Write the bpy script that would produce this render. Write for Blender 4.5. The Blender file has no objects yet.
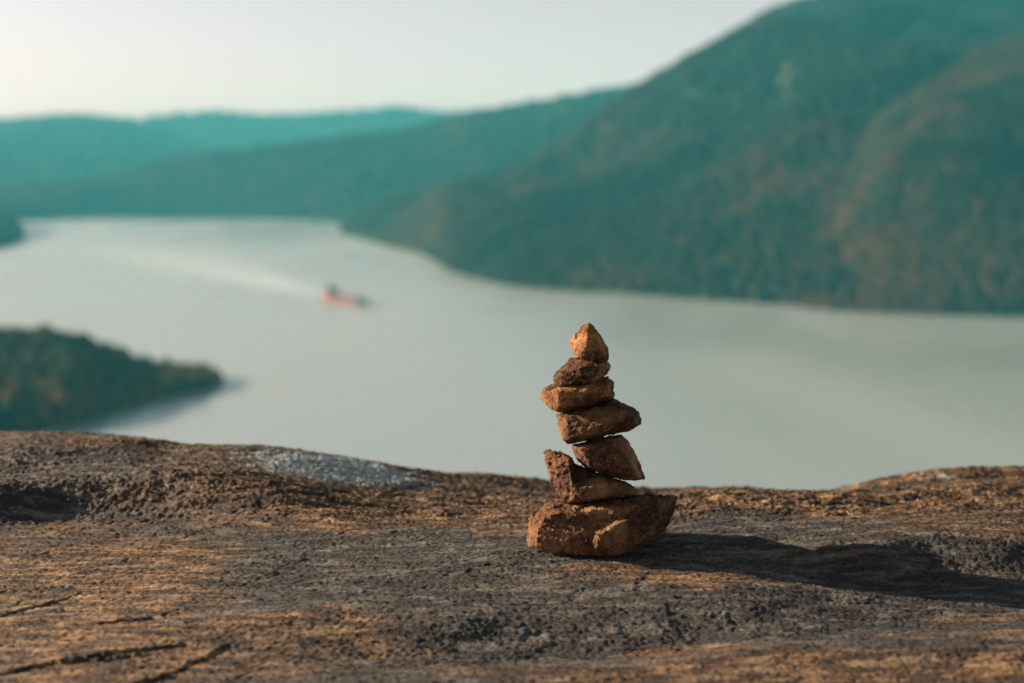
import bpy, bmesh, math, random
import numpy as np
from mathutils import Vector

random.seed(7)
rng = np.random.default_rng(7)
R = math.radians
scene = bpy.context.scene
COL = scene.collection

# ------------------------------------------------------------------ camera
F = 1422.2                      # 50 mm lens on a 36 mm sensor, in pixels
CAM = np.array([0.0, 0.0, 0.50])
HOR = 160.0
P = math.atan((341.5 - HOR) / F)
FWD = np.array([0, math.cos(P), -math.sin(P)])
UP = np.array([0, math.sin(P), math.cos(P)])
RT = np.array([1.0, 0, 0])
WZ = -250.0                     # river level below the ledge

def ray(px, py):
    return FWD + RT * ((px - 512) / F) + UP * ((341.5 - py) / F)

def at_y(px, py, y):            # the point seen there at a distance y ahead
    d = ray(px, py)
    return CAM + d * ((y - CAM[1]) / d[1])

def at_z(px, py, z):            # the point seen there at height z
    d = ray(px, py)
    return CAM + d * ((z - CAM[2]) / d[2])

# ------------------------------------------------------------------ noise
def _hash(ix, iy, iz, seed):
    h = (ix.astype(np.int64) * 374761393 + iy.astype(np.int64) * 668265263 +
         iz.astype(np.int64) * 2147483647 + seed * 1274126177) & 0xFFFFFFFF
    h = ((h ^ (h >> 13)) * 1274126177) & 0xFFFFFFFF
    h = ((h ^ (h >> 16)) * 2246822519) & 0xFFFFFFFF
    h = h ^ (h >> 15)
    return (h & 0xFFFFFF) / float(0xFFFFFF)

def vnoise(p, seed=0):          # value noise in -1..1, p is (n, 2) or (n, 3)
    x = p[:, 0]; y = p[:, 1]
    ix = np.floor(x); iy = np.floor(y)
    fx = x - ix; fy = y - iy
    fx = fx * fx * fx * (fx * (fx * 6 - 15) + 10); fy = fy * fy * fy * (fy * (fy * 6 - 15) + 10)
    if p.shape[1] == 2:
        z0 = np.zeros_like(ix)
        a = _hash(ix, iy, z0, seed); b = _hash(ix + 1, iy, z0, seed)
        c = _hash(ix, iy + 1, z0, seed); d = _hash(ix + 1, iy + 1, z0, seed)
        return ((a + (b - a) * fx) * (1 - fy) + (c + (d - c) * fx) * fy) * 2 - 1
    z = p[:, 2]; iz = np.floor(z); fz = z - iz
    fz = fz * fz * fz * (fz * (fz * 6 - 15) + 10)
    out = 0
    for k, wz in ((0, 1 - fz), (1, fz)):
        a = _hash(ix, iy, iz + k, seed); b = _hash(ix + 1, iy, iz + k, seed)
        c = _hash(ix, iy + 1, iz + k, seed); d = _hash(ix + 1, iy + 1, iz + k, seed)
        out = out + ((a + (b - a) * fx) * (1 - fy) + (c + (d - c) * fx) * fy) * wz
    return out * 2 - 1

def fbm(p, oct=4, seed=0, gain=0.5):
    s = 0; a = 1.0; n = 0
    c, sn = math.cos(0.6), math.sin(0.6)
    q = np.array(p, dtype=float)
    for o in range(oct):
        s = s + a * vnoise(q, seed + o * 17); n += a; a *= gain
        q = q * 2.03
        x = q[:, 0] * c - q[:, 1] * sn; y = q[:, 0] * sn + q[:, 1] * c
        q[:, 0] = x; q[:, 1] = y
    return s / n

def ridged(p, oct=3, seed=0):
    s = 0; a = 1.0; n = 0; q = np.array(p, dtype=float)
    for o in range(oct):
        s = s + a * (1 - np.abs(vnoise(q, seed + o * 31)) * 2); n += a; a *= 0.5; q = q * 2.07 + 3.1
    return s / n

def worley(p, seed=0):          # distance to the nearest jittered point, 2-D or 3-D
    ip = np.floor(p); best = np.full(len(p), 9.0); sec = np.full(len(p), 9.0)
    rngk = (-1, 0, 1)
    three = p.shape[1] == 3
    for dx in rngk:
        for dy in rngk:
            for dz in (rngk if three else (0,)):
                cx = ip[:, 0] + dx; cy = ip[:, 1] + dy
                cz = ip[:, 2] + dz if three else np.zeros_like(cx)
                jx = cx + _hash(cx, cy, cz, seed) - p[:, 0]
                jy = cy + _hash(cx, cy, cz, seed + 5) - p[:, 1]
                d = jx * jx + jy * jy
                if three:
                    jz = cz + _hash(cx, cy, cz, seed + 9) - p[:, 2]; d = d + jz * jz
                d = np.sqrt(d)
                sec = np.minimum(sec, np.maximum(best, d)); best = np.minimum(best, d)
    return best, sec

def facets(p, seed=0):
    """angular fragments: each jittered cell is a small plane with its own tilt and height, about -1..1"""
    ip = np.floor(p); best = np.full(len(p), 99.0); out = np.zeros(len(p))
    three = p.shape[1] == 3
    for dx in (-1, 0, 1):
        for dy in (-1, 0, 1):
            for dz in ((-1, 0, 1) if three else (0,)):
                cx = ip[:, 0] + dx; cy = ip[:, 1] + dy
                cz = ip[:, 2] + dz if three else np.zeros_like(cx)
                jx = p[:, 0] - cx - _hash(cx, cy, cz, seed); jy = p[:, 1] - cy - _hash(cx, cy, cz, seed + 5)
                d = jx * jx + jy * jy
                h = jx * (_hash(cx, cy, cz, seed + 21) * 2 - 1) + jy * (_hash(cx, cy, cz, seed + 22) * 2 - 1)
                if three:
                    jz = p[:, 2] - cz - _hash(cx, cy, cz, seed + 9); d = d + jz * jz
                    h = h + jz * (_hash(cx, cy, cz, seed + 23) * 2 - 1)
                h = h * 1.5 + 0.5 * (_hash(cx, cy, cz, seed + 24) * 2 - 1)
                m_ = d < best
                best = np.where(m_, d, best); out = np.where(m_, h, out)
    return out

def smooth(a, b, x):
    t = np.clip((x - a) / (b - a), 0, 1)
    return t * t * (3 - 2 * t)

# ------------------------------------------------------------------ mesh helpers
def mesh_from(name, verts, quads=None, tris=None, mat=None, parent=None, shade=True, attr=None):
    me = bpy.data.meshes.new(name)
    verts = np.asarray(verts, dtype=np.float32)
    faces = quads if quads is not None else tris
    k = 4 if quads is not None else 3
    faces = np.asarray(faces, dtype=np.int32)
    me.vertices.add(len(verts)); me.vertices.foreach_set('co', verts.ravel())
    me.loops.add(faces.size); me.loops.foreach_set('vertex_index', faces.ravel())
    me.polygons.add(len(faces))
    me.polygons.foreach_set('loop_start', np.arange(0, faces.size, k, dtype=np.int32))
    me.polygons.foreach_set('loop_total', np.full(len(faces), k, dtype=np.int32))
    me.update(calc_edges=True)
    me.polygons.foreach_set('use_smooth', np.full(len(faces), shade, dtype=bool))
    for an, arr in (attr or {}).items():
        at = me.attributes.new(an, 'FLOAT_COLOR', 'POINT')
        c = np.ones((len(verts), 4), dtype=np.float32); c[:, :arr.shape[1]] = arr
        at.data.foreach_set('color', c.ravel())
    o = bpy.data.objects.new(name, me); COL.objects.link(o)
    if mat: me.materials.append(mat)
    if parent: o.parent = parent
    return o

def grid_quads(nu, nv):
    i = np.arange(nu - 1)[:, None]; j = np.arange(nv - 1)[None, :]
    a = i * nv + j
    return np.stack([a, a + nv, a + nv + 1, a + 1], -1).reshape(-1, 4)

def bm_obj(name, bm, mat, parent=None, smooth_=False):
    me = bpy.data.meshes.new(name); bmesh.ops.recalc_face_normals(bm, faces=bm.faces)
    bm.to_mesh(me); bm.free()
    if smooth_: me.polygons.foreach_set('use_smooth', [True] * len(me.polygons))
    me.materials.append(mat)
    o = bpy.data.objects.new(name, me); COL.objects.link(o)
    if parent: o.parent = parent
    return o

def tag(o, label=None, cat=None, group=None, kind=None):
    if label: o['label'] = label
    if cat: o['category'] = cat
    if group: o['group'] = group
    if kind: o['kind'] = kind
    return o

# ------------------------------------------------------------------ material helpers
def new_mat(name):
    m = bpy.data.materials.new(name); m.use_nodes = True
    nt = m.node_tree; nt.nodes.clear()
    out = nt.nodes.new('ShaderNodeOutputMaterial')
    b = nt.nodes.new('ShaderNodeBsdfPrincipled')
    nt.links.new(b.outputs[0], out.inputs['Surface'])
    return m, nt, b, out

def N(nt, t, **kw):
    n = nt.nodes.new(t)
    for k, v in kw.items():
        if k in n.inputs: n.inputs[k].default_value = v
        else: setattr(n, k, v)
    return n

def ramp(nt, fac, stops):
    r = nt.nodes.new('ShaderNodeValToRGB')
    while len(r.color_ramp.elements) < len(stops): r.color_ramp.elements.new(0.5)
    for e, (p_, c) in zip(r.color_ramp.elements, stops):
        e.position = p_; e.color = (c[0], c[1], c[2], 1) if len(c) > 1 else (c[0],) * 3 + (1,)
    nt.links.new(fac, r.inputs[0])
    return r.outputs[0]

def mix(nt, fac, a, b, mode='MIX'):
    m = nt.nodes.new('ShaderNodeMix'); m.data_type = 'RGBA'; m.blend_type = mode
    for sock, v in ((m.inputs[0], fac), (m.inputs[6], a), (m.inputs[7], b)):
        if isinstance(v, bpy.types.NodeSocket): nt.links.new(v, sock)
        elif isinstance(v, tuple): sock.default_value = (v[0], v[1], v[2], 1)
        else: sock.default_value = v
    return m.outputs[2]

def mathn(nt, op, a, b=0.0, clamp=False):
    m = nt.nodes.new('ShaderNodeMath'); m.operation = op; m.use_clamp = clamp
    for s, v in ((m.inputs[0], a), (m.inputs[1], b)):
        if isinstance(v, bpy.types.NodeSocket): nt.links.new(v, s)
        else: s.default_value = v
    return m.outputs[0]

def noise_n(nt, vec, scale, detail=6, rough=0.6, dist=0.0):
    n = N(nt, 'ShaderNodeTexNoise', Scale=scale, Detail=detail, Roughness=rough, Distortion=dist)
    nt.links.new(vec, n.inputs['Vector'])
    return n.outputs['Fac']

def mapping(nt, vec, rot=(0, 0, 0), scale=(1, 1, 1)):
    m = N(nt, 'ShaderNodeMapping'); m.inputs['Rotation'].default_value = rot; m.inputs['Scale'].default_value = scale
    nt.links.new(vec, m.inputs['Vector']); return m.outputs[0]

def simple_mat(name, col, rough=0.6, metal=0.0, nscale=None, var=0.25):
    m, nt, b, _ = new_mat(name)
    b.inputs['Roughness'].default_value = rough; b.inputs['Metallic'].default_value = metal
    tc = N(nt, 'ShaderNodeTexCoord')
    f = noise_n(nt, tc.outputs['Object'], nscale or 0.4, 4)
    c = ramp(nt, f, [(0.3, tuple(x * (1 - var) for x in col)), (0.7, tuple(min(1, x * (1 + var)) for x in col))])
    nt.links.new(c, b.inputs['Base Color'])
    return m

# ------------------------------------------------------------------ ledge material
def ledge_material():
    m, nt, b, _ = new_mat('weathered_gneiss')
    tc = N(nt, 'ShaderNodeTexCoord'); v = tc.outputs['Object']
    vs = mapping(nt, v, rot=(0, 0, R(-12)), scale=(0.38, 1.6, 1.5))
    at = N(nt, 'ShaderNodeAttribute', attribute_name='zones'); sep = N(nt, 'ShaderNodeSeparateColor')
    nt.links.new(at.outputs['Color'], sep.inputs[0])
    grey_z, lich_z, pit_z = sep.outputs[0], sep.outputs[1], sep.outputs[2]
    n1 = noise_n(nt, vs, 9, 8, 0.62, 0.4)
    n2 = noise_n(nt, vs, 45, 7, 0.7, 0.3)
    n3 = noise_n(nt, mapping(nt, v, rot=(0, 0, R(-12)), scale=(0.7, 1.3, 1.3)), 330, 5, 0.75)
    n4 = noise_n(nt, v, 900, 3, 0.7)
    warm = ramp(nt, n2, [(0.36, (0.012, 0.009, 0.007)), (0.46, (0.062, 0.034, 0.016)), (0.53, (0.27, 0.150, 0.060)), (0.64, (0.62, 0.41, 0.20))])
    grey = ramp(nt, n2, [(0.34, (0.007, 0.009, 0.011)), (0.50, (0.034, 0.039, 0.043)), (0.64, (0.24, 0.23, 0.20))])
    # grey lichen film against orange weathered stone; grey also stands in for shadow bands
    f = mathn(nt, 'ADD', mathn(nt, 'MULTIPLY', n1, 1.2), mathn(nt, 'MULTIPLY', n2, 1.3))
    f = mathn(nt, 'ADD', f, mathn(nt, 'SUBTRACT', grey_z, 0.5))
    f = ramp(nt, mathn(nt, 'SUBTRACT', f, 0.75), [(0.38, (0,)), (0.62, (1,))])
    c = mix(nt, f, warm, grey)
    # dark crust specks, small pale grains
    dk = ramp(nt, noise_n(nt, vs, 95, 6, 0.75), [(0.50, (0,)), (0.62, (1,))])
    c = mix(nt, mathn(nt, 'MULTIPLY', dk, mathn(nt, 'ADD', 0.22, mathn(nt, 'MULTIPLY', pit_z, 0.5))), c, (0.009, 0.009, 0.009))
    c = mix(nt, ramp(nt, n3, [(0.54, (0,)), (0.66, (0.6,))]), c, (0.30, 0.24, 0.17))
    c = mix(nt, ramp(nt, n3, [(0.34, (0.8,)), (0.47, (0,))]), c, (0.010, 0.009, 0.008))
    # pale blue-green lichen patch
    ln = noise_n(nt, v, 60, 6, 0.75)
    ln2 = noise_n(nt, mapping(nt, v, rot=(0, 0, R(-12)), scale=(0.6, 1.6, 1)), 40, 8, 0.8, 0.8)
    lq = mathn(nt, 'ADD', lich_z, mathn(nt, 'MULTIPLY', mathn(nt, 'SUBTRACT', ln2, 0.5), 2.4))
    lq = mathn(nt, 'ADD', lq, mathn(nt, 'MULTIPLY', mathn(nt, 'SUBTRACT', ln, 0.5), 1.6))
    lq = mathn(nt, 'MINIMUM', lq, mathn(nt, 'MULTIPLY', lich_z, 3.0))
    lf = ramp(nt, lq, [(0.50, (0,)), (0.80, (0.95,))])
    lc = ramp(nt, n3, [(0.35, (0.10, 0.16, 0.18)), (0.54, (0.66, 0.76, 0.77))])
    c = mix(nt, lf, c, lc)
    nt.links.new(c, b.inputs['Base Color'])
    b.inputs['Roughness'].default_value = 0.62
    b.inputs['Specular IOR Level'].default_value = 0.5
    h = mathn(nt, 'ADD', mathn(nt, 'MULTIPLY', n3, 0.8), mathn(nt, 'MULTIPLY', n4, 0.35))
    bp = N(nt, 'ShaderNodeBump', Strength=1.0, Distance=0.0045); nt.links.new(h, bp.inputs['Height'])
    nt.links.new(bp.outputs[0], b.inputs['Normal'])
    return m

# ------------------------------------------------------------------ ledge
def fine_axis(a, b, step, lo, hi):
    ax = list(np.arange(a, b, step))
    s = step; x = ax[-1]; up = []
    while x < hi: s *= 1.12; x += s; up.append(x)
    s = step; x = ax[0]; dn = []
    while x > lo: s *= 1.12; x -= s; dn.append(x)
    return np.array(dn[::-1] + ax + up)

SIL = [(-200, 438), (0, 430), (60, 430), (120, 433), (150, 436), (180, 442), (250, 446), (300, 452), (360, 462), (400, 470), (450, 476),
       (520, 478), (560, 481), (640, 486), (700, 488), (780, 487), (845, 489), (875, 482), (920, 474), (960, 468), (1024, 467), (1250, 462)]

def g(px, py):                  # ground point there, ledge taken as level
    q = at_z(px, py, 0.0); return q[0], q[1]

def ledge_low(x, y):
    """broad shape of the ledge"""
    yc = 2.30 + 0.10 * smooth(-0.35, 0.1, x) + 0.03 * np.sin(x * 5.0 + 1)
    px = 512 + F * x / 2.33
    sil = np.interp(px, [s[0] for s in SIL], [s[1] for s in SIL])
    v = (341.5 - sil) / F
    slope = (FWD[2] + v * UP[2]) / (FWD[1] + v * UP[1])
    zc = CAM[2] + slope * yc
    zc = zc - 0.004
    left = 1 - smooth(-0.55, -0.05, x)
    y0 = 1.96 - 0.10 * left + 0.05 * np.sin(x * 4)
    t = np.clip((y - y0) / (yc - y0), 0, 1)
    tl = smooth(0, 0.62, t) * (1 - left) * 0 + 0
    yl = y - 1.945 - 0.02 * np.sin(x * 9) - 0.05 * (x + 0.6)
    prof = t * t * (3 - 2 * t)
    zl = 0.052 * smooth(-0.05, 0.065, yl) + (zc - 0.052) * smooth(0.0, 0.34, yl)
    left = 1 - smooth(-0.55, -0.12, x)
    z = prof * zc * (1 - left) + zl * left
    # back side falls away into the cliff
    back = np.maximum(0, y - yc)
    z = z - 1.1 * back * smooth(0, 0.5, back) - 0.25 * back ** 1.2 - 0.9 * np.maximum(0, back - 0.6)
    # in front the stone dips a little towards the camera
    z = z - 0.03 * smooth(1.75, 1.1, y) * 1.0
    return z, yc

def seg_dist(x, y, pts):
    d = np.full(x.shape, 9.0); side = np.zeros(x.shape)
    for (ax, ay), (bx, by) in zip(pts[:-1], pts[1:]):
        vx, vy = bx - ax, by - ay; L = vx * vx + vy * vy
        t = np.clip(((x - ax) * vx + (y - ay) * vy) / L, 0, 1)
        dx = x - ax - t * vx; dy = y - ay - t * vy
        dd = np.hypot(dx, dy); s = np.sign(vx * dy - vy * dx)
        side = np.where(dd < d, s, side); d = np.minimum(d, dd)
    return d, side

CRACKS = [[(0, 610), (30, 600), (62, 590)], [(110, 617), (150, 612), (172, 618)], [(-10, 665), (60, 655), (130, 648)],
          [(130, 670), (170, 660), (222, 640)], [(60, 655), (110, 648), (180, 640)]]

def ledge_height(x, y):
    z, yc = ledge_low(x, y)
    p = np.stack([x, y], 1)
    c, s = math.cos(R(12)), math.sin(R(12))
    u = x * c + y * s; w = -x * s + y * c          # u runs along the foliation
    pf = np.stack([u * 0.5, w], 1)
    fade = 1 - 0.6 * smooth(3.0, 6.0, y)
    # long low swells, crests running right and a little away
    z = z + 0.016 * fbm(pf * 3.8 + 11.3, 3, 3)
    # a drop facing the camera on the right, with the light lying on the stone above it
    rx_, ry_ = g(960, 545)
    amp = 0.024 * smooth(0.22, 0.50, x)
    sd = y - ry_ - 0.035 * np.sin(x * 7.0 + 0.6) - 0.025 * vnoise(p * 9, 61)
    z = z - amp * smooth(0.045, -0.045, sd) * np.exp(-(np.maximum(0, -sd - 0.05) / 0.16) ** 2)
    z = z + 0.012 * np.exp(-((x - 0.62) / 0.3) ** 2 - (np.maximum(0, sd) / 0.16) ** 2) * smooth(-0.05, 0.03, sd)
    hx, hy = g(560, 628)
    z = z - 0.012 * np.exp(-((w - (-hx * s + hy * c)) / 0.055) ** 2) * smooth(-0.5, -0.1, x)
    # keep it level under the cairn
    cx, cy = g(600, 548)
    flat = np.exp(-((x - cx) / 0.16) ** 2 - ((y - cy - 0.02) / 0.09) ** 2)
    z = z * (1 - flat) + 0.0 * flat
    left = 1 - smooth(-0.45, 0.0, x)
    pit = smooth(1.90, 2.02, y + 0.03 * fbm(p * 6, 2, 41)) * 0.8 + 0.2
    pit = np.clip(pit * (1 - 0.55 * left), 0, 1)
    pit = pit * (1 - 0.5 * flat)
    # medium lumps and steps along the foliation
    z = z + 0.0055 * (1 - 0.8 * flat) * fbm(np.stack([u * 4.5, w * 13], 1) + 5.5, 3, 45)
    z = z + 0.0050 * pit * fbm(np.stack([u * 9, w * 20], 1), 3, 5)
    st = vnoise(np.stack([u * 5.0, w * 15.0], 1), 8) * 1.7 + fbm(p * 24, 3, 77) * 0.7
    z = z + 0.0016 * (smooth(0.2, 0.9, st - np.floor(st)) - 0.5) * (0.4 + pit)
    # grit: angular grains and pits
    uw = np.stack([u, w], 1) + 0.004 * np.stack([vnoise(p * 60, 3), vnoise(p * 60, 4)], 1)
    z = z + 0.0022 * (0.30 + pit) * fbm(uw * np.array([20, 75]), 4, 21, 0.6)
    z = z + 0.0010 * (0.15 + pit) * facets(uw * np.array([42, 150]), 4)
    z = z + 0.0009 * (0.50 + pit) * facets(uw * np.array([110, 300]), 14)
    z = z + 0.0012 * (0.8 + pit * 0.6) * facets(uw * np.array([230, 380]), 24)
    w1, w2 = worley(uw * np.array([40, 60]), 34)
    z = z - 0.0014 * (0.0 + pit) * smooth(0.30, 0.10, w1) * smooth(-0.1, 0.5, vnoise(p * 11, 66))
    for cr in CRACKS:
        pts = [g(*q) for q in cr]
        wob = 0.006 * vnoise(p * 40, 91)
        d, side = seg_dist(x + wob, y + wob, pts)
        gate = smooth(-0.1, 0.4, vnoise(p * 14, 92)); z = z - gate * 0.004 * np.exp(-(d / 0.0022) ** 2) + 0.0016 * side * np.exp(-(d / 0.02) ** 2) * np.where(side > 0, 1, 0.6)
    return z, yc, pit

def zones(x, y, pit):
    p = np.stack([x, y], 1)
    x = x + 0.05 * fbm(p * 7, 4, 301); y = y + 0.05 * fbm(p * 9, 4, 302)
    def blob(px, py, rx, ry, rot=0):
        cx, cy = g(px, py)
        ex = abs(g(px + rx, py)[0] - cx); ey = abs(g(px, py + ry)[1] - cy)
        dx, dy = x - cx, y - cy
        c, s = math.cos(rot), math.sin(rot)
        return np.exp(-(((dx * c + dy * s) / ex) ** 2 + ((-dx * s + dy * c) / ey) ** 2))
    p = np.stack([x, y], 1)
    gz = 0.42 + 0 * x  # own grey and orange stone, with shadow bands and a lit spot painted in
    gz += 0.60 * blob(380, 560, 190, 34, 0.12) + 0.45 * blob(520, 600, 200, 30) + 0.35 * blob(700, 520, 120, 14)
    gz += 0.30 * blob(880, 560, 240, 32) + 0.45 * blob(380, 672, 200, 18) + 0.35 * blob(760, 610, 250, 14)  # grey painted over the shaded right hollow and the dark bands in front
    gz += 0.35 * blob(80, 505, 200, 22)  # grey painted over the shaded face of the left step
    gz -= 0.55 * blob(400, 510, 260, 16) + 0.35 * blob(120, 570, 150, 30) + 0.45 * blob(60, 640, 170, 30)
    gz -= 0.45 * blob(360, 610, 90, 22, 0.3) + 0.5 * blob(680, 627, 45, 8) + 0.30 * blob(860, 505, 150, 14)
    gz -= 0.35 * blob(640, 575, 200, 10) + 0.3 * blob(760, 500, 120, 8) + 0.35 * blob(60, 445, 200, 12)
    lz = 0 * x
    return np.stack([np.clip(gz, 0, 1), lz, np.clip(pit, 0, 1)], 1)

def build_ledge(mat):
    xs = fine_axis(-1.05, 1.05, 0.0023, -7.0, 7.0)
    ys = fine_axis(1.12, 2.50, 0.0023, -3.0, 7.0)
    X, Y = np.meshgrid(xs, ys, indexing='ij')
    x, y = X.ravel(), Y.ravel()
    z, yc, pit = ledge_height(x, y)
    zn = zones(x, y, pit)
    # the pale lichen is placed on the surface point that carries it
    def lich(px, py, yy, rx, ry):
        q = at_y(px, py, yy)
        return np.exp(-((x - q[0]) / rx) ** 2 - ((y - q[1]) / ry) ** 2)
    zn[:, 1] = np.clip(0.95 * lich(305, 475, 2.20, 0.14, 0.10) + 0.75 * lich(385, 480, 2.28, 0.12, 0.06) + 1.0 * lich(946, 477, 2.30, 0.022, 0.03) + 0.6 * lich(915, 482, 2.30, 0.03, 0.02), 0, 1)
    o = mesh_from('rock_ledge', np.stack([x, y, z], 1), quads=grid_quads(len(xs), len(ys)), mat=mat, attr={'zones': zn})
    tag(o, kind='structure')
    return o

# ------------------------------------------------------------------ cairn stones
Y0 = 1.80
def stone_material(name, tint=(1, 1, 1), seed=0.0):
    m, nt, b, _ = new_mat(name)
    tc = N(nt, 'ShaderNodeTexCoord')
    v0 = N(nt, 'ShaderNodeVectorMath', operation='ADD'); nt.links.new(tc.outputs['Object'], v0.inputs[0])
    v0.inputs[1].default_value = (seed, seed * 1.7, seed * 0.6); v = v0.outputs[0]
    n1 = noise_n(nt, v, 22, 7, 0.6, 0.5)
    n2 = noise_n(nt, v, 120, 7, 0.72)
    n3 = noise_n(nt, v, 420, 5, 0.75)
    n4 = noise_n(nt, v, 1000, 3, 0.7)
    t = tint
    def T(c): return tuple(a * b_ for a, b_ in zip(c, t))
    c = ramp(nt, n1, [(0.30, T((0.045, 0.017, 0.008))), (0.46, T((0.115, 0.042, 0.016))), (0.60, T((0.38, 0.185, 0.068))), (0.72, T((0.62, 0.38, 0.18)))])
    c = mix(nt, ramp(nt, n2, [(0.50, (0,)), (0.64, (0.6,))]), c, T((0.32, 0.20, 0.105)))
    c = mix(nt, ramp(nt, n2, [(0.28, (0.85,)), (0.46, (0,))]), c, T((0.020, 0.010, 0.008)))
    c = mix(nt, ramp(nt, n3, [(0.54, (0,)), (0.64, (0.65,))]), c, T((0.38, 0.28, 0.18)))
    c = mix(nt, ramp(nt, n3, [(0.36, (0.8,)), (0.47, (0,))]), c, T((0.016, 0.009, 0.007)))
    nt.links.new(c, b.inputs['Base Color'])
    b.inputs['Roughness'].default_value = 0.72
    b.inputs['Specular IOR Level'].default_value = 0.2
    h = mathn(nt, 'ADD', mathn(nt, 'MULTIPLY', n3, 0.9), mathn(nt, 'MULTIPLY', n4, 0.35))
    h = mathn(nt, 'ADD', h, mathn(nt, 'MULTIPLY', n2, 0.8))
    bp = N(nt, 'ShaderNodeBump', Strength=1.0, Distance=0.0032); nt.links.new(h, bp.inputs['Height'])
    nt.links.new(bp.outputs[0], b.inputs['Normal'])
    return m

def hull_bm(pts):
    bm = bmesh.new()
    for p_ in pts: bm.verts.new(p_)
    r = bmesh.ops.convex_hull(bm, input=bm.verts)
    junk = [v for v in bm.verts if not v.link_faces]
    bmesh.ops.delete(bm, geom=junk, context='VERTS')
    return bm

def build_stone(hulls, label, mat, depth=0.10, seed=1, rough=1.0, chips=26, chip_d=0.0025, crumb=None, lift=0.0):
    """hulls: [(outline, front, back_shrink)], outline and front points are (px, py, dy)"""
    tmp = bpy.data.meshes.new('tmp'); bmj = bmesh.new()
    for outline, front, back in hulls:
        pts = []
        cx = np.mean([q[0] for q in outline]); cy = np.mean([q[1] for q in outline])
        for q in outline:
            pts.append(at_y(q[0], q[1], Y0 + q[2]))
        for q in front:
            pts.append(at_y(q[0], q[1], Y0 + q[2]))
        for q in outline:
            pts.append(at_y(cx + (q[0] - cx) * back[0], cy + (q[1] - cy) * back[1], Y0 + back[2]))
            pts.append(at_y(cx + (q[0] - cx) * 0.96, cy + (q[1] - cy) * 0.95, Y0 + back[2] * 0.45))
        bm = hull_bm([Vector(p_) for p_ in pts])
        me = bpy.data.meshes.new('h'); bm.to_mesh(me); bm.free(); bmj.from_mesh(me); bpy.data.meshes.remove(me)
    bmj.to_mesh(tmp); bmj.free()
    to = bpy.data.objects.new('tmp', tmp); COL.objects.link(to)
    md = to.modifiers.new('r', 'REMESH'); md.mode = 'VOXEL'; md.voxel_size = 0.0011
    dg = bpy.context.evaluated_depsgraph_get(); dg.update()
    ev = to.evaluated_get(dg); me = bpy.data.meshes.new_from_object(ev)
    bpy.data.objects.remove(to); bpy.data.meshes.remove(tmp)
    n = len(me.vertices)
    co = np.empty(n * 3, np.float32); me.vertices.foreach_get('co', co); co = co.reshape(-1, 3).astype(float)
    nr = np.empty(n * 3, np.float32); me.vertices.foreach_get('normal', nr); nr = nr.reshape(-1, 3).astype(float)
    cen = co.mean(0)
    rg = np.random.default_rng(seed)
    # broken flats: local planar cuts across edges
    for k in range(chips):
        i = rg.integers(n); c0 = co[i]
        d = np.linalg.norm(co - c0, axis=1); rad = rg.uniform(0.010, 0.028)
        near = d < rad
        nn = nr[near].mean(0); nn = nn + rg.normal(0, 0.18, 3); nn /= np.linalg.norm(nn)
        top = ((co[near] - c0) @ nn).max()
        off = top - rg.uniform(0.3, 1.0) * chip_d
        dist = (co - c0) @ nn - off
        wgt = smooth(rad * 1.6, rad * 1.1, d)
        co -= (np.maximum(dist, 0) * wgt)[:, None] * nn
    q = co * 1.0 + seed * 3.7
    qw = q + 0.003 * np.stack([vnoise(q * 70, 1), vnoise(q * 70, 2), vnoise(q * 70, 3)], 1)
    ax = rg.normal(0, 1, 3); lay = np.array([0.75, 0.9, 1.35])
    disp = 0.0016 * fbm(q * 28, 3, seed) + 0.0012 * facets(qw * lay * 50, seed + 2)
    disp += 0.0008 * facets(qw * lay * 120, seed + 4) + 0.0005 * facets(qw * lay * 260, seed + 6)
    disp += 0.0007 * fbm(q * 260, 2, seed + 5) - 0.0004
    disp *= rough
    if crumb:                                       # a crumbly broken side
        w = crumb(co)
        a, b_ = worley(q * np.array([110, 110, 60]), seed + 2)
        disp += w * (0.0015 * (0.5 - a) + 0.0015 * facets(qw * 100, seed + 8))
    co = co + nr * disp[:, None]
    co[:, 2] += lift
    base = np.array([cen[0], cen[1], co[:, 2].min()])
    me.vertices.foreach_set('co', (co - base).astype(np.float32).ravel())
    me.polygons.foreach_set('use_smooth', np.ones(len(me.polygons), dtype=bool)); me.update()
    me.materials.clear(); me.materials.append(mat)
    o = bpy.data.objects.new('cairn_stone', me); COL.objects.link(o)
    o.location = base
    tag(o, label, 'stone', 'stones balanced in the cairn')
    return o

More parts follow.
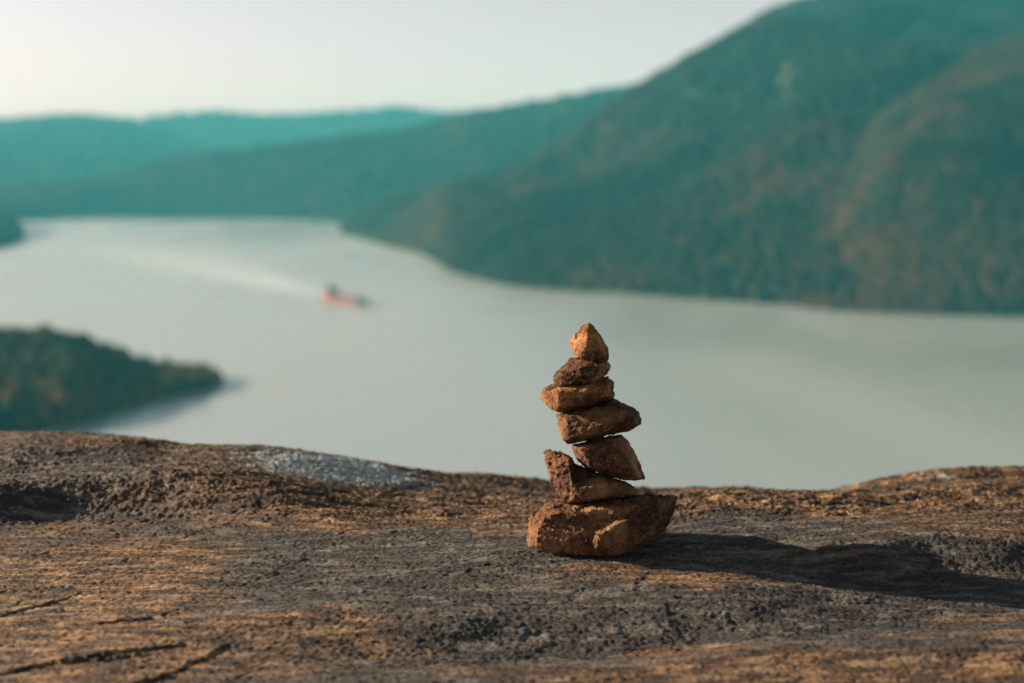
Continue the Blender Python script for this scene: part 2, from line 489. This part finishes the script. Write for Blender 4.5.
def build_cairn():
    mA = stone_material('rust_brown_stone', (0.84, 0.86, 0.95), 0.0)
    mB = stone_material('ochre_stone', (1.30, 1.25, 1.15), 4.0)
    mC = stone_material('dull_brown_stone', (0.92, 0.95, 1.05), 8.0)
    mD = stone_material('dark_red_stone', (0.78, 0.78, 0.85), 12.0)
    def px_of(co): return 512 + F * co[:, 0] / Y0
    # 1: big base slab
    build_stone([([(529, 517, 0), (528, 545, 0), (538, 556, -.01), (566, 560, -.02), (594, 559, -.03), (629, 552, -.02), (653, 542, 0), (666, 531, .01),
                   (678, 505, .02), (679, 496, .02), (668, 494, .03), (621, 496, .03), (560, 499, .02), (545, 504, .01)],
                  [(540, 520, -.045), (536, 545, -.045), (560, 512, -.048), (590, 540, -.062), (600, 556, -.058), (640, 510, -.050), (666, 500, -.035), (652, 535, -.045), (620, 507, -.052), (575, 555, -.055)],
                  (0.85, 0.75, 0.075)),
                 ([(587, 534, -.050), (594, 527, -.050), (607, 524, -.050), (640, 514, -.045), (657, 524, -.035), (648, 542, -.035), (625, 552, -.05), (600, 555, -.055), (590, 549, -.052)],
                  [(598, 534, -.072), (597, 548, -.074), (625, 520, -.064), (636, 540, -.064), (612, 527, -.072)], (0.9, 0.9, -0.01))],
                'broad rust brown slab at the foot of the cairn, resting on the ledge', mA, seed=11, rough=1.5, chips=30, chip_d=0.004)
    # 2: wedge with a raised crumbly end
    build_stone([([(544, 452, 0), (549, 450, 0), (564, 454, 0), (579, 467, .0), (584, 503, -.01), (564, 503, -.01), (559, 497, 0), (550, 478, 0), (547, 463, 0)],
                  [(568, 458, -.030), (575, 500, -.040), (560, 470, -.022)], (0.8, 0.85, 0.045)),
                 ([(566, 462, 0), (580, 467, 0), (597, 475, .0), (612, 479, .0), (625, 481, 0), (636, 489, 0), (637, 494, 0), (621, 498, -.01), (597, 501, -.01), (584, 504, -.01), (566, 502, 0)],
                  [(600, 485, -.042), (574, 490, -.042), (582, 500, -.045), (624, 484, -.034), (630, 494, -.036)], (0.85, 0.8, 0.06))],
                'wedge shaped stone with an upturned crumbly left end, directly on the base slab', mA, seed=22, rough=1.1, chips=18,
                crumb=lambda co: smooth(582, 566, px_of(co)))
    # 3
    build_stone([([(571, 445, 0), (595, 439, .01), (604, 436, .01), (620, 434, .01), (627, 438, .01), (637, 456, .01), (642, 470, .0), (644, 478, 0), (641, 481, 0),
                   (621, 479, -.01), (601, 474, -.01), (586, 469, -.01), (577, 460, -.01), (572, 449, 0)],
                  [(580, 449, -.038), (612, 441, -.040), (625, 466, -.046), (637, 477, -.034), (590, 467, -.042)], (0.85, 0.8, 0.06))],
                'slanted block with a pale gritty right face, third stone up from the ledge', mC, seed=33, chips=18, rough=0.9)
    # 4
    build_stone([([(555, 413, 0), (571, 410, .01), (590, 404, .02), (608, 400, .02), (616, 399, .02), (634, 408, .01), (641, 413, .0), (642, 424, 0), (629, 431, 0),
                   (612, 434, -.01), (595, 437, -.01), (567, 444, -.01), (560, 437, 0), (558, 424, 0)],
                  [(566, 418, -.035), (566, 440, -.035), (590, 411, -.038), (600, 425, -.052), (625, 412, -.040), (636, 424, -.030), (596, 434, -.044)], (0.85, 0.8, 0.065))],
                'wide dark red brown stone jutting furthest right, fourth up in the cairn', mD, seed=44, chips=22, rough=1.0)
    # 5
    build_stone([([(539, 391, 0), (551, 385, 0), (560, 387, .01), (580, 386, .02), (593, 384, .02), (608, 377, .01), (613, 382, 0), (614, 397, 0), (599, 403, -.01),
                   (580, 409, -.01), (556, 412, -.01), (549, 407, 0), (542, 399, 0)],
                  [(547, 392, -.020), (558, 391, -.036), (558, 408, -.036), (608, 384, -.036), (609, 396, -.036), (585, 390, -.040)], (0.85, 0.8, 0.05))],
                'flat tan brown block with a pointed left corner, third stone down from the top', mB, seed=55, chips=16, rough=0.85)
    # 6
    build_stone([([(553, 375, 0), (562, 365, 0), (571, 357, .01), (590, 357, .02), (607, 361, .01), (610, 367, 0), (605, 375, 0), (595, 383, -.01), (580, 388, -.01), (565, 390, -.01), (554, 386, 0)],
                  [(562, 372, -.028), (560, 385, -.030), (580, 368, -.036), (598, 370, -.030), (582, 383, -.038), (602, 365, -.024)], (0.8, 0.8, 0.045))],
                'rounded speckled brown stone directly beneath the pointed top stone', mC, seed=66, chips=14, rough=1.2)
    # 7
    build_stone([([(589, 323, 0), (594, 326, 0), (603, 338, 0), (608, 349, 0), (609, 360, 0), (605, 364, -.005), (590, 363, -.005), (580, 361, -.005), (572, 352, 0), (569, 342, 0), (574, 333, 0), (582, 326, 0)],
                  [(588, 330, -.010), (586, 345, -.026), (579, 357, -.022), (604, 357, -.018), (596, 345, -.022), (590, 360, -.024)], (0.75, 0.8, 0.028))],
                'small pointed orange stone at the very top of the cairn', mB, seed=77, chips=10, rough=0.8)

# ------------------------------------------------------------------ forest and hills
def ico():
    bm = bmesh.new(); bmesh.ops.create_icosphere(bm, subdivisions=1, radius=1)
    bm.verts.ensure_lookup_table()
    v = np.array([x.co[:] for x in bm.verts]); f = np.array([[q.index for q in fa.verts] for fa in bm.faces]); bm.free()
    return v, f
ICO_V, ICO_F = ico()

def forest_mat(name, sat=1.0):
    m, nt, b, _ = new_mat(name)
    at = N(nt, 'ShaderNodeAttribute', attribute_name='crown')
    tc = N(nt, 'ShaderNodeTexCoord')
    f = noise_n(nt, tc.outputs['Object'], 0.6, 3)
    c = mix(nt, f, at.outputs['Color'], mix(nt, 1.0, at.outputs['Color'], (1.7, 1.7, 1.7), 'MULTIPLY'))
    nt.links.new(c, b.inputs['Base Color'])
    b.inputs['Roughness'].default_value = 0.9; b.inputs['Specular IOR Level'].default_value = 0.1
    return m

PALETTE = 1.0 * np.array([[0.022, 0.060, 0.045], [0.030, 0.075, 0.055], [0.045, 0.085, 0.050], [0.095, 0.100, 0.055], [0.125, 0.115, 0.070], [0.15, 0.105, 0.070]])

def forest(name, pos, size, mat, warm, seed=0, tall=1.2, gain=1.0):
    n = len(pos); rg = np.random.default_rng(seed)
    sc = size * (0.5 + 1.1 * rg.beta(2, 3, n) ) * 1.05
    v = ICO_V[None] * (1 + rg.uniform(-0.28, 0.28, (n, len(ICO_V), 1)))
    v = v * sc[:, None, None]; v[:, :, 2] *= tall
    v = v + pos[:, None, :] + np.array([0, 0, 0.55 * size])[None, None]
    v[:, :, 2] = np.maximum(v[:, :, 2], WZ - 1.0)
    f = ICO_F[None] + (np.arange(n) * len(ICO_V))[:, None, None]
    pick = np.clip(rg.normal(1.2, 1.0, n) + warm * 2.2, 0, 5).astype(int)
    col = PALETTE[pick] * rg.uniform(0.7, 1.3, (n, 1)) * np.array([0.235, 0.165, 0.145])
    col = np.repeat(col * gain, len(ICO_V), 0)
    o = mesh_from(name, v.reshape(-1, 3), tris=f.reshape(-1, 3), mat=mat, attr={'crown': col})
    tag(o, kind='stuff')
    return o

HILLMAT = None
def hill(name, cols, back, nu, nv, prof=0.8, gully=60, gscale=1 / 500., seed=0, trees=0, tsize=9, tname=None, fmat=None, warm_bias=0.0, floor=WZ, gain=1.0):
    """cols: (px, shore_py, ridge_py, ridge distance); a ridge whose foot and crest run across the valley"""
    C = np.array(cols, float)
    px = np.linspace(C[0, 0], C[-1, 0], nu)
    sp = np.interp(px, C[:, 0], C[:, 1]); rp = np.interp(px, C[:, 0], C[:, 2]); rd = np.interp(px, C[:, 0], C[:, 3])
    k = np.ones(7) / 7
    def sm(a): return np.convolve(np.pad(a, 3, 'edge'), k, 'valid')
    sp, rp, rd = sm(sp), sm(rp), sm(rd)
    shore = np.array([at_z(a, b_, floor) for a, b_ in zip(px, sp)])
    ridge = np.array([at_y(a, b_, d) for a, b_, d in zip(px, rp, rd)])
    ridge[:, 2] -= 0.9 * tsize
    def surf(iu, t):            # iu: float column index, t: 0 foot, 1 crest, up to 1.6 behind
        i0 = np.clip(iu.astype(int), 0, nu - 2); fu = (iu - i0)[:, None]
        s_ = shore[i0] * (1 - fu) + shore[i0 + 1] * fu
        r_ = ridge[i0] * (1 - fu) + ridge[i0 + 1] * fu
        pos = s_ + (r_ - s_) * t[:, None]
        H = r_[:, 2] - floor
        tt = np.clip(t, 0, 1)
        up = tt ** prof
        dn = np.clip((t - 1) / 0.6, 0, 1)
        up = up * (1 - dn * dn * (3 - 2 * dn))
        pos[:, 2] = floor + H * up
        q = pos[:, :2] * gscale
        gl = fbm(q + seed, 4, seed)
        rr = np.abs(fbm(q * 0.9 + 7 + seed, 3, seed + 4))
        env = np.clip(tt * (1 - tt) * 4, 0, 1) * np.clip(H / 150, 0, 1)
        pos[:, 2] += gully * env * (gl * 0.8 - 0.9 * (0.25 - rr)) + 0.06 * gully * fbm(q * 6, 3, seed + 9) * np.clip(t * 6, 0, 1) * np.clip(H / 100, 0, 1)
        pos[:, 2] = np.maximum(pos[:, 2], floor - 1 + 2 * np.clip(t * 10, 0, 1) * (H > 4))
        return pos
    U, T = np.meshgrid(np.arange(nu, dtype=float), np.linspace(-0.02, 1.6, nv), indexing='ij')
    pos = surf(np.minimum(U.ravel(), nu - 1.001), T.ravel())
    pos[T.ravel() < 0, 2] = floor - 0.5
    o = mesh_from(name, pos, quads=grid_quads(nu, nv), mat=HILLMAT)
    tag(o, kind='structure')
    if trees:
        rg = np.random.default_rng(seed + 100)
        # spread by true area, not by picture position
        n0 = trees * 6
        iu = rg.uniform(0, nu - 1.01, n0); t = rg.uniform(0.0, 1.12, n0)
        pp = surf(iu, t)
        i0 = iu.astype(int)
        area = np.linalg.norm(ridge[i0] - shore[i0], axis=1) * np.linalg.norm((shore[i0 + 1] - shore[i0]) * (1 - t)[:, None] + (ridge[i0 + 1] - ridge[i0]) * t[:, None], axis=1)
        keep = rg.uniform(0, 1, n0) < area / np.sort(area)[-max(1, n0 // 40)] * 1.0
        pp = pp[keep][:trees]
        tt = t[keep][:trees]
        wm = 2.0 * fbm(pp[:, :2] / 260., 3, seed + 50) + warm_bias + 0.9 * fbm(pp[:, :2] / 90., 2, seed + 51)
        forest(tname or 'forest', pp, tsize, fmat, wm, seed + 5, gain=gain)
    return o

def build_landscape():
    global HILLMAT
    m, nt, b, _ = new_mat('wooded_ground')
    tc = N(nt, 'ShaderNodeTexCoord')
    f = noise_n(nt, tc.outputs['Object'], 0.012, 8, 0.65)
    f2 = noise_n(nt, tc.outputs['Object'], 0.09, 5, 0.7)
    c = ramp(nt, f, [(0.35, (0.025, 0.060, 0.045)), (0.52, (0.05, 0.075, 0.045)), (0.66, (0.11, 0.085, 0.05))])
    c = mix(nt, ramp(nt, f2, [(0.4, (0,)), (0.7, (0.6,))]), c, (0.02, 0.045, 0.035))
    nt.links.new(c, b.inputs['Base Color']); b.inputs['Roughness'].default_value = 0.95; b.inputs['Specular IOR Level'].default_value = 0.1
    HILLMAT = m
    fm = forest_mat('mixed_autumn_foliage')
    # farthest blue ridge
    hill('far_hill', [(-300, 193, 128, 13000), (0, 193, 122, 13000), (130, 193, 119, 13000), (190, 193, 114, 13000), (230, 193, 112, 13000), (285, 193, 116, 13000), (340, 193, 112, 13000),
                      (400, 193, 107, 13000), (445, 193, 112, 13000), (480, 193, 110, 13000), (620, 193, 112, 13000), (1300, 193, 120, 13000)], 0, 260, 40, seed=1, gully=60, gscale=1 / 1500.,
         trees=9000, tsize=26, tname='far_woods', fmat=fm)
    hill('far_left_hill', [(-500, 206, 130, 11500), (-120, 206, 128, 11500), (0, 206, 120, 11500), (30, 206, 117, 11500), (65, 206, 115, 11500), (105, 206, 116, 11500), (150, 206, 126, 11500), (190, 206, 142, 11500), (230, 206, 156, 11500),
                           (300, 206, 172, 11500), (360, 206, 186, 11500), (420, 206, 196.5, 11500)], 0, 200, 60, seed=2, gully=90, gscale=1 / 1100., trees=12000, tsize=20, tname='far_left_woods', fmat=fm)
    hill('middle_hill', [(-400, 222, 196, 7100), (-60, 221, 192, 7100), (0, 221, 188, 7000), (60, 219, 184, 7000), (105, 218, 177, 7000), (156, 218, 163, 7000), (195, 218, 154, 7000), (250, 219, 150, 7000), (305, 221, 143, 7000), (352, 224, 137, 7000),
                         (413, 224, 130, 7000), (467, 224, 114, 7000), (540, 224, 101, 7000), (607, 224, 90, 7000), (645, 224, 84, 7000), (760, 224, 70, 7000), (900, 224, 90, 7000), (1200, 224, 130, 7000)],
         0, 300, 90, seed=3, gully=80, gscale=1 / 800., trees=26000, tsize=15, tname='middle_woods', fmat=fm, prof=0.75, warm_bias=0.05)
    hill('left_headland', [(-260, 262, 215, 5600), (-100, 256, 205, 5600), (-30, 252, 206, 5400), (0, 249, 211, 5200), (10, 245, 216, 5000), (18, 241, 224, 4800), (24, 238, 236, 4600)], 0, 60, 24, seed=4, gully=6,
         trees=2500, tsize=9, tname='headland_woods', fmat=fm, warm_bias=-0.3)
    # the big wooded hill and the spur in front of it
    hill('big_hill', [(342, 233, 228, 5000), (353, 236, 219, 4950), (387, 245, 201, 4900), (425, 254, 190, 4860), (438, 260, 187, 4860), (448, 271, 185, 4860), (494, 282, 179, 4880), (515, 287, 168, 4900), (540, 289, 150, 4950), (575, 291, 130, 5000), (607, 293, 110, 5000),
                      (654, 296, 84, 5100), (687, 299, 57, 5100), (727, 301, 36, 5200), (767, 304, 11, 5200), (801, 307, 0, 5200), (860, 311, -8, 5200), (1000, 317, -16, 5200), (1250, 325, -20, 5200), (1500, 335, 0, 5200)],
         0, 420, 200, seed=6, gully=150, gscale=1 / 620., trees=60000, tsize=9.5, tname='hill_forest', fmat=fm, prof=0.85, warm_bias=0.25)
    hill('spur_hill', [(742, 299, 298, 2600), (756, 302, 268, 2750), (785, 305, 243, 2900), (807, 308, 227, 3000), (825, 310, 193, 3000), (847, 311, 160, 3050), (888, 313, 108, 3100), (941, 315, 74, 3200), (1024, 317, 34, 3300), (1110, 319, 10, 3300), (1400, 330, 40, 3300)],
         0, 300, 160, seed=8, gully=90, gscale=1 / 420., trees=34000, tsize=8.0, tname='spur_forest', fmat=fm, prof=0.85, warm_bias=0.95)
    # wooded point in the lower left, nearer
    hill('wooded_point', [(-420, 470, 322, 1560), (-200, 462, 326, 1580), (-60, 445, 334, 1600), (0, 436, 335, 1600), (50, 430, 335, 1600), (74, 424, 336, 1610), (98, 416, 350, 1620), (120, 409, 354, 1625), (136, 405, 360, 1625), (150, 402, 366, 1630), (175, 396, 368, 1630), (200, 391, 369, 1630), (213, 387, 371.0, 1630), (219, 382, 376, 1630)],
         0, 160, 70, seed=9, gully=4, gscale=1 / 120., trees=4200, tsize=7.6, tname='point_forest', fmat=fm, prof=0.5, warm_bias=0.6, gain=2.7)

def build_water():
    m, nt, b, _ = new_mat('river_water')
    tc = N(nt, 'ShaderNodeTexCoord'); v = tc.outputs['Object']
    b.inputs['IOR'].default_value = 3.0
    f = noise_n(nt, mapping(nt, v, (0, 0, R(28)), (0.0035, 0.0009, 1)), 1.0, 5, 0.55, 0.6)
    r = ramp(nt, f, [(0.35, (0.22,)), (0.65, (0.31,))])
    nt.links.new(r, b.inputs['Roughness'])
    c = ramp(nt, f, [(0.3, (0.28, 0.355, 0.365)), (0.7, (0.35, 0.42, 0.43))])
    nt.links.new(c, b.inputs['Base Color'])
    w = noise_n(nt, v, 0.12, 4, 0.6)
    bp = N(nt, 'ShaderNodeBump', Strength=0.35, Distance=0.6); nt.links.new(w, bp.inputs['Height'])
    nt.links.new(bp.outputs[0], b.inputs['Normal'])
    x = np.linspace(-11900, 11900, 41); y = np.linspace(-2900, 15900, 41)
    X, Y = np.meshgrid(x, y, indexing='ij')
    o = mesh_from('river_water', np.stack([X.ravel(), Y.ravel(), np.full(X.size, WZ)], 1), quads=grid_quads(41, 41), mat=m)
    tag(o, kind='structure')

def build_mountainside():
    # the slope that carries the ledge, dropping to the river
    n = 120
    xs = np.linspace(-1, 1, n); xs = np.sign(xs) * np.abs(xs) ** 2.2 * 900
    ys = np.concatenate([np.linspace(-900, -20, 30), np.linspace(-15, 3, 16), np.linspace(4, 330, 60)])
    X, Y = np.meshgrid(xs, ys, indexing='ij'); x, y = X.ravel(), Y.ravel()
    z = -3.0 - np.maximum(0, y - 3) * 0.85 - 0.10 * np.maximum(0, np.abs(x) - 12) - 0.08 * np.maximum(0, -y - 20)
    z += 10 * fbm(np.stack([x, y], 1) / 70., 4, 12) * smooth(10, 80, np.hypot(x, y - 3))
    z = np.where(y > 300, np.minimum(z, WZ - 1), np.maximum(z, WZ - 0.8))
    z = np.maximum(z, WZ - 1.5)
    o = mesh_from('mountainside', np.stack([x, y, z], 1), quads=grid_quads(n, len(ys)), mat=HILLMAT)
    tag(o, kind='structure')

# ------------------------------------------------------------------ ship
def box(bm, x0, x1, y0, y1, z0, z1, bev=0.0):
    vs = [bm.verts.new(c) for c in ((x0, y0, z0), (x1, y0, z0), (x1, y1, z0), (x0, y1, z0), (x0, y0, z1), (x1, y0, z1), (x1, y1, z1), (x0, y1, z1))]
    fs = [bm.faces.new([vs[i] for i in q]) for q in ((0, 3, 2, 1), (4, 5, 6, 7), (0, 1, 5, 4), (1, 2, 6, 5), (2, 3, 7, 6), (3, 0, 4, 7))]
    if bev: bmesh.ops.bevel(bm, geom=list({e for f in fs for e in f.edges}), offset=bev, segments=2, affect='EDGES')

def cyl(bm, x, y, z0, z1, r, r2=None, seg=16):
    m_ = bmesh.ops.create_cone(bm, cap_ends=True, segments=seg, radius1=r, radius2=r2 if r2 is not None else r, depth=z1 - z0)
    bmesh.ops.translate(bm, verts=m_['verts'], vec=(x, y, (z0 + z1) / 2))

def build_ship():
    red = simple_mat('faded_red_paint', (0.12, 0.018, 0.016)); dark = simple_mat('dark_green_black_paint', (0.035, 0.06, 0.055))
    white = simple_mat('ship_white_paint', (0.16, 0.14, 0.13)); deckm = simple_mat('rust_red_deck', (0.06, 0.045, 0.04)); glass = simple_mat('dark_glass', (0.02, 0.03, 0.035), 0.1)
    q = at_z(346, 303, WZ)
    root = bpy.data.objects.new('cargo_ship', None); COL.objects.link(root)
    root.location = (q[0], q[1], WZ); root.rotation_euler = (0, 0, math.atan2(-0.80, 0.60)); root.scale = (1.2, 1.3, 1.35)
    tag(root, 'small red and dark green cargo ship under way on the grey river, wake trailing behind', 'ship')
    L = 118.0; W = 19.0
    st = [(-59, 0.80), (-56, 0.92), (-40, 1), (20, 1), (36, 0.93), (47, 0.70), (54, 0.40), (59, 0.06)]
    def shell(i0, i1, z0, z1, flare=0.0):
        bm = bmesh.new(); rings = []
        for (x, w) in st[i0:i1]:
            sheer = 2.2 * max(0, (x - 20) / 39) ** 2
            h = W / 2 * w
            rings.append([bm.verts.new(c) for c in ((x - (2.5 if x > 55 else 0), -h * 0.86, z0), (x, -h, z1 + sheer), (x, h, z1 + sheer), (x - (2.5 if x > 55 else 0), h * 0.86, z0))])
        for a, c in zip(rings[:-1], rings[1:]):
            for k in range(4):
                bm.faces.new([a[k], a[(k + 1) % 4], c[(k + 1) % 4], c[k]])
        bm.faces.new(rings[0]); bm.faces.new(rings[-1][::-1])
        return bm
    bm_obj('hull', shell(0, 5, -2, 6.5), red, root)
    bm_obj('bow', shell(4, 8, -2.02, 6.6), dark, root)
    for x0 in (-26, -9, 8, 25):
        bm = bmesh.new(); box(bm, x0, x0 + 14, -6.2, 6.2, 6.3, 8.6 + 0.0, 0.25)
        bm_obj('hatch_cover', bm, deckm if x0 < 20 else dark, root)
    dh = None
    bm = bmesh.new(); box(bm, -54, -36, -8, 8, 6.4, 10.5, 0.2); box(bm, -52, -38, -7, 7, 10.4, 14, 0.2); box(bm, -50, -40, -8.6, 8.6, 13.9, 17, 0.2)
    dh = bm_obj('deck_house', bm, white, root)
    for zc, hw in ((15.6, 7.8), (12.4, 6.0), (8.6, 7.0)):
        bm = bmesh.new(); n = 8
        xf = {15.6: -39.98, 12.4: -37.98, 8.6: -35.98}[zc]
        for k in range(n):
            yc = -hw + (k + 0.5) * 2 * hw / n
            box(bm, xf - 0.1, xf + 0.05, yc - hw / n * 0.7, yc + hw / n * 0.7, zc - 0.6, zc + 0.6)
        bm_obj('window', bm, glass, dh)
    bm = bmesh.new(); cyl(bm, -49, 0, 16.9, 22.5, 2.0, 1.7); bm_obj('funnel', bm, red, root)
    bm = bmesh.new(); cyl(bm, -42, 0, 16.9, 27, 0.45, 0.2, 8); box(bm, -42.2, -41.8, -3, 3, 22, 22.4); bm_obj('mast', bm, white, root)
    for x in (-1.5, 32):
        bm = bmesh.new(); cyl(bm, x - 8.5 + 6, 0, 6.4, 16, 0.55, 0.4, 8)
        bm_obj('crane_post', bm, dark, root)
    bm = bmesh.new(); cyl(bm, 53, 0, 8, 14, 0.3, 0.15, 8); bm_obj('foremast', bm, white, root)
    return root

def build_wake():
    m, nt, b, out = new_mat('wake_foam')
    b.inputs['Base Color'].default_value = (0.74, 0.92, 1.0, 1); b.inputs['Roughness'].default_value = 0.6
    tr = N(nt, 'ShaderNodeBsdfTransparent'); mx = N(nt, 'ShaderNodeMixShader')
    at = N(nt, 'ShaderNodeAttribute', attribute_name='foam')
    tc = N(nt, 'ShaderNodeTexCoord')
    n = noise_n(nt, tc.outputs['Object'], 0.03, 5, 0.7)
    f = mathn(nt, 'MULTIPLY', at.outputs['Fac'], ramp(nt, n, [(0.3, (0.35,)), (0.7, (1.0,))]))
    nt.links.new(f, mx.inputs[0]); nt.links.new(tr.outputs[0], mx.inputs[1]); nt.links.new(b.outputs[0], mx.inputs[2])
    nt.links.new(mx.outputs[0], out.inputs['Surface'])
    a = at_z(331, 299, WZ); c = at_z(120, 247, WZ)
    nu, nv = 80, 17; V = []; A = []
    mid = at_z(225, 271, WZ)
    for i in range(nu):
        t = i / (nu - 1)
        p_ = (1 - t) ** 2 * a + 2 * t * (1 - t) * mid + t * t * c
        d = 2 * (1 - t) * (mid - a) + 2 * t * (c - mid); nrm = np.array([-d[1], d[0], 0]); nrm /= np.linalg.norm(nrm)
        w = 40 + 300 * t
        for j in range(nv):
            s = (j / (nv - 1)) * 2 - 1
            p2 = p_ + nrm * (s * w); V.append((p2[0], p2[1], WZ + 0.25))
            e = (1 - s * s) ** 2.2 * (0.95 * min(1, 0.45 + t * 3) * (1 - t) ** 0.5)
            A.append((e, e, e))
    o = mesh_from('wake', V, quads=grid_quads(nu, nv), mat=m, attr={'foam': np.array(A)})
    tag(o, kind='stuff')

# ------------------------------------------------------------------ air, sky, sun
SUN_AZ = R(-77)                 # clockwise from straight ahead
SUN_EL = R(18)
def build_air_and_light():
    m = bpy.data.materials.new('river_haze'); m.use_nodes = True; nt = m.node_tree; nt.nodes.clear()
    out = nt.nodes.new('ShaderNodeOutputMaterial')
    pv = N(nt, 'ShaderNodeVolumePrincipled'); pv.inputs['Color'].default_value = (0.11, 0.78, 0.97, 1)
    pv.inputs['Absorption Color'].default_value = (1, 1, 1, 1)
    pv.inputs['Density'].default_value = 0.000044; pv.inputs['Anisotropy'].default_value = 0.0
    nt.links.new(pv.outputs[0], out.inputs['Volume'])
    bm = bmesh.new(); box(bm, -12000, 12000, -3000, 16000, WZ - 3, 760)
    o = bm_obj('haze', bm, m); tag(o, kind='stuff')
    w = bpy.data.worlds.new('World'); scene.world = w; w.use_nodes = True; nt = w.node_tree; nt.nodes.clear()
    out = nt.nodes.new('ShaderNodeOutputWorld'); bg = nt.nodes.new('ShaderNodeBackground')
    sk = nt.nodes.new('ShaderNodeTexSky'); sk.sky_type = 'NISHITA'; sk.sun_disc = False
    sk.sun_elevation = SUN_EL; sk.sun_rotation = SUN_AZ
    sk.altitude = 100; sk.air_density = 1.0; sk.dust_density = 1.6; sk.ozone_density = 1.0
    bw = nt.nodes.new('ShaderNodeRGBToBW'); nt.links.new(sk.outputs[0], bw.inputs[0])
    veil = mix(nt, 0.78, sk.outputs[0], bw.outputs[0])          # thin high overcast takes the colour out of the sky
    tc = N(nt, 'ShaderNodeTexCoord'); sx = N(nt, 'ShaderNodeSeparateXYZ'); nt.links.new(tc.outputs['Generated'], sx.inputs[0])
    dome = ramp(nt, sx.outputs[2], [(0.0, (1.0,)), (0.22, (0.92,)), (0.60, (0.36,)), (1.0, (0.26,))])   # deeper overhead than at the hazy horizon
    veil = mix(nt, 1.0, veil, dome, 'MULTIPLY')
    nt.links.new(mix(nt, 1.0, veil, (1.05, 0.965, 1.03), 'MULTIPLY'), bg.inputs[0]); nt.links.new(bg.outputs[0], out.inputs[0])
    bg.inputs[1].default_value = 0.082
    sd = bpy.data.lights.new('sun', 'SUN'); sd.energy = 5.0; sd.angle = R(0.53); sd.color = (1.0, 0.80, 0.58)
    so = bpy.data.objects.new('sun', sd); COL.objects.link(so)
    to = Vector((math.sin(SUN_AZ) * math.cos(SUN_EL), math.cos(SUN_AZ) * math.cos(SUN_EL), math.sin(SUN_EL)))
    so.rotation_euler = to.to_track_quat('Z', 'Y').to_euler(); so.location = (-3, 2, 3)

def build_camera():
    cd = bpy.data.cameras.new('camera'); co = bpy.data.objects.new('camera', cd); COL.objects.link(co)
    cd.lens = 50; cd.sensor_width = 36; cd.clip_start = 0.05; cd.clip_end = 60000
    co.location = CAM; co.rotation_euler = (math.pi / 2 - P, 0, 0)
    cd.dof.use_dof = True; cd.dof.focus_distance = 1.80; cd.dof.aperture_fstop = 2.8
    scene.camera = co

build_ledge(ledge_material())
build_cairn()
build_landscape()
build_water()
build_mountainside()
build_ship()
build_wake()
build_air_and_light()
build_camera()

vs = scene.view_settings
vs.view_transform = 'Standard'; vs.look = 'None'; vs.exposure = 1.1; vs.gamma = 1.0; vs.use_curve_mapping = False
cy = scene.cycles
cy.max_bounces = 6; cy.diffuse_bounces = 2; cy.glossy_bounces = 2; cy.transparent_max_bounces = 6; cy.volume_bounces = 1
cy.use_denoising = True
